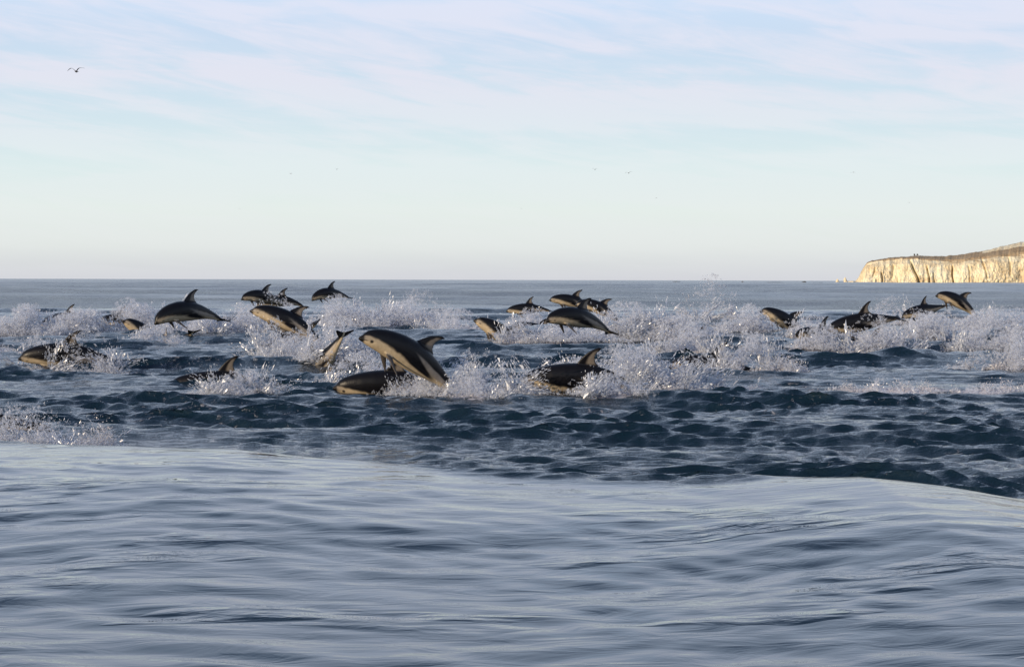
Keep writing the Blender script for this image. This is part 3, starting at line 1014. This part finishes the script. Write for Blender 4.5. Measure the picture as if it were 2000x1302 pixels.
def gull(label, px, py, span_px, d, lift_l, lift_r, bank, yaw):
    """one mesh: body with head, bill and fan tail, and two long bent wings"""
    S_ = span_px * d / F
    bm = bmesh.new()
    # body along x, beak towards -x
    prof = [(-.20, .006, 0), (-.175, .012, .002), (-.155, .030, .008), (-.125, .038, .010), (-.08, .045, .002), (-.02, .062, 0), (.06, .058, 0), (.12, .040, .004), (.17, .022, .008), (.20, .016, .010)]
    rings = []
    for x, r, zo in prof:
        rings.append([(x, r * math.cos(a) * .95, zo + r * math.sin(a) * .9) for a in np.linspace(0, 2 * math.pi, 10, endpoint=False)])
    loft(bm, rings)
    loft(bm, fin_rings([((.15, yy, .01), (.15 + .11, yy * 2.2, .012), (0, 0, 1), .010) for yy in (-.03, -.015, 0, .015, .03)], 6))
    for s, lift in ((-1, lift_l), (1, lift_r)):
        secs = []
        for f in np.linspace(0, 1, 11):
            y = s * (.03 + .47 * f)
            inner = min(f, .42) / .42
            outer = max(0, f - .42) / .58
            z = .03 + lift * (.16 * math.sin(inner * math.pi / 2) + .02 * outer) - (.10 * outer ** 1.5)
            le = -.055 - .035 * inner + .13 * outer ** 1.3
            ch = .135 * (1 - .12 * inner) * (1 - .86 * outer ** 1.25)
            secs.append(((le, y, z), (le + ch, y, z - .004), (0, 0, 1), .016 * (1 - .6 * f)))
        loft(bm, fin_rings(secs, 8))
    me = bpy.data.meshes.new("gull")
    bm.to_mesh(me); bm.free()
    co = np.array([v.co[:] for v in me.vertices])
    c4 = np.ones((len(co), 4), np.float32)
    base = np.array([.26, .21, .17])
    wing = np.array([.055, .05, .055])
    head = np.array([.04, .035, .035])
    c4[:, :3] = base
    c4[np.abs(co[:, 1]) > .07, :3] = wing
    c4[np.abs(co[:, 1]) > .42, :3] = wing * .4
    c4[co[:, 0] < -.17, :3] = head
    ca = me.color_attributes.new("Col", 'FLOAT_COLOR', 'POINT')
    ca.data.foreach_set("color", c4.ravel())
    me.materials.append(M_GULL)
    for p in me.polygons:
        p.use_smooth = True
    o = link("gull", me, label=label, cat="bird", group="gulls flying over the sea")
    o.location = pix(px, py, d)
    o.rotation_euler = (R(bank), 0, R(yaw))
    o.scale = (S_,) * 3
    return o


# ------------------------------------------------------------------ build
rest = rest_dolphin()
for key in ("hi", "lo"):
    rest["col_" + key] = dolphin_colors(rest[key][0])
foots = []
total = 0
for spec in SPLASHES:
    ft, n = make_splash(spec)
    foots.append(ft)
    total += n
# loose streaks of foam left on the surface
for (px, py, wpx, st) in [(1160, 815, 60, .8), (1010, 832, 60, .6), (370, 800, 160, .35), (295, 676, 40, .9), (1560, 690, 120, .6), (1780, 700, 160, .5), (1700, 750, 320, .6),
                          (1900, 700, 160, .5), (1440, 750, 160, .5), (120, 780, 60, .4), (640, 700, 60, .6), (1480, 640, 80, .6), (740, 690, 60, .5), (930, 682, 60, .5)]:
    d = F * (CAM_H - .03) / (py - 546)
    p = pix(px, py, d)
    foots.append((p.x, p.y, wpx / 2 * d / F, .35 * d / 27, st))
build_water(foots)
for spec in DOLPHINS:
    place_dolphin(rest, spec)
build_headland()
rock("sea_stack", "taller pale rock stack standing right beside the cliff foot", 1651, 548, 8, 8.0, 1900, M_PALEROCK, "pale rock stacks off the cliff", 3)
rock("sea_stack", "lower pale rock stack, second from the cliff foot", 1636, 548, 7, 5.5, 1900, M_PALEROCK, "pale rock stacks off the cliff", 8)
rock("rock", "low flat dark rock on the horizon right of centre, farthest from the cliff", 1320, 547, 17, 2.4, 1500, M_ROCK, "dark low rocks on the horizon", 11)
rock("rock", "tiny dark rock on the horizon above the thin vertical spray side", 1450, 547.5, 5, 3.0, 1500, M_ROCK, "dark low rocks on the horizon", 12)
rock("rock", "dark humped rock on the horizon nearest to the pale stacks", 1571, 548, 10, 3.2, 1500, M_ROCK, "dark low rocks on the horizon", 14)
rock("rock", "long faint reef just breaking the horizon left of the humped rock", 1512, 547.8, 36, 1.4, 1500, M_ROCK, "dark low rocks on the horizon", 15)
rock("rock", "long low reef between the humped rock and the pale stacks", 1596, 548, 28, 1.5, 1500, M_ROCK, "dark low rocks on the horizon", 16)
rock("rock", "pale low reef reaching from the cliff foot to the stacks", 1664, 548.4, 20, 2.8, 1950, M_PALEROCK, "pale rock stacks off the cliff", 18)
M_BUSH = mat_flat("dark_scrub", (0.05, 0.05, 0.035), 0.9)
for bx_, lab in ((1786, "left of two tiny dark bushes on the cliff top"), (1792, "right of two tiny dark bushes on the cliff top")):
    o = rock("bush", lab, bx_, 496.5, 3.2, 1.8, 2030, M_BUSH, "bushes on the cliff top", int(bx_))
    o["category"] = "bush"
    o.location.z = pix(bx_, 497.2, 2030).z
gull("large gull gliding high at the upper left with bent wings", 149, 140, 36, 45, .6, 1.4, -16, 80)
gull("small gull left of the upper pair near the left centre sky", 568, 339.5, 9, 150, .8, .8, 0, 70)
gull("small gull right of the upper pair near the left centre sky", 658, 331, 8, 170, 1.2, 1.2, 0, 80)
gull("small gull with raised wings, left of the wide winged one", 1162, 331.5, 12, 120, 1.2, 1.0, 4, 75)
gull("wide winged gull gliding right of centre", 1228, 338, 17, 100, .6, .5, -8, 80)
gull("small gull with drooping wings below the wide winged one", 1282, 386.5, 8, 160, -.5, -.5, 0, 80)
gull("gull over the sea to the left of the cliff, wings bowed down", 1667, 336.5, 11, 130, -.4, -.5, 5, 78)
gull("faint gull above the cliff, lowest at right", 1776, 395.5, 8, 170, .2, .1, -10, 80)
gull("faint tiny gull low in the sky at centre", 1018, 407.5, 6, 220, .3, .3, 0, 80)
gull("faintest tiny gull low in the left sky", 468, 407.5, 6, 240, .3, .3, 0, 80)
print("drops", total)
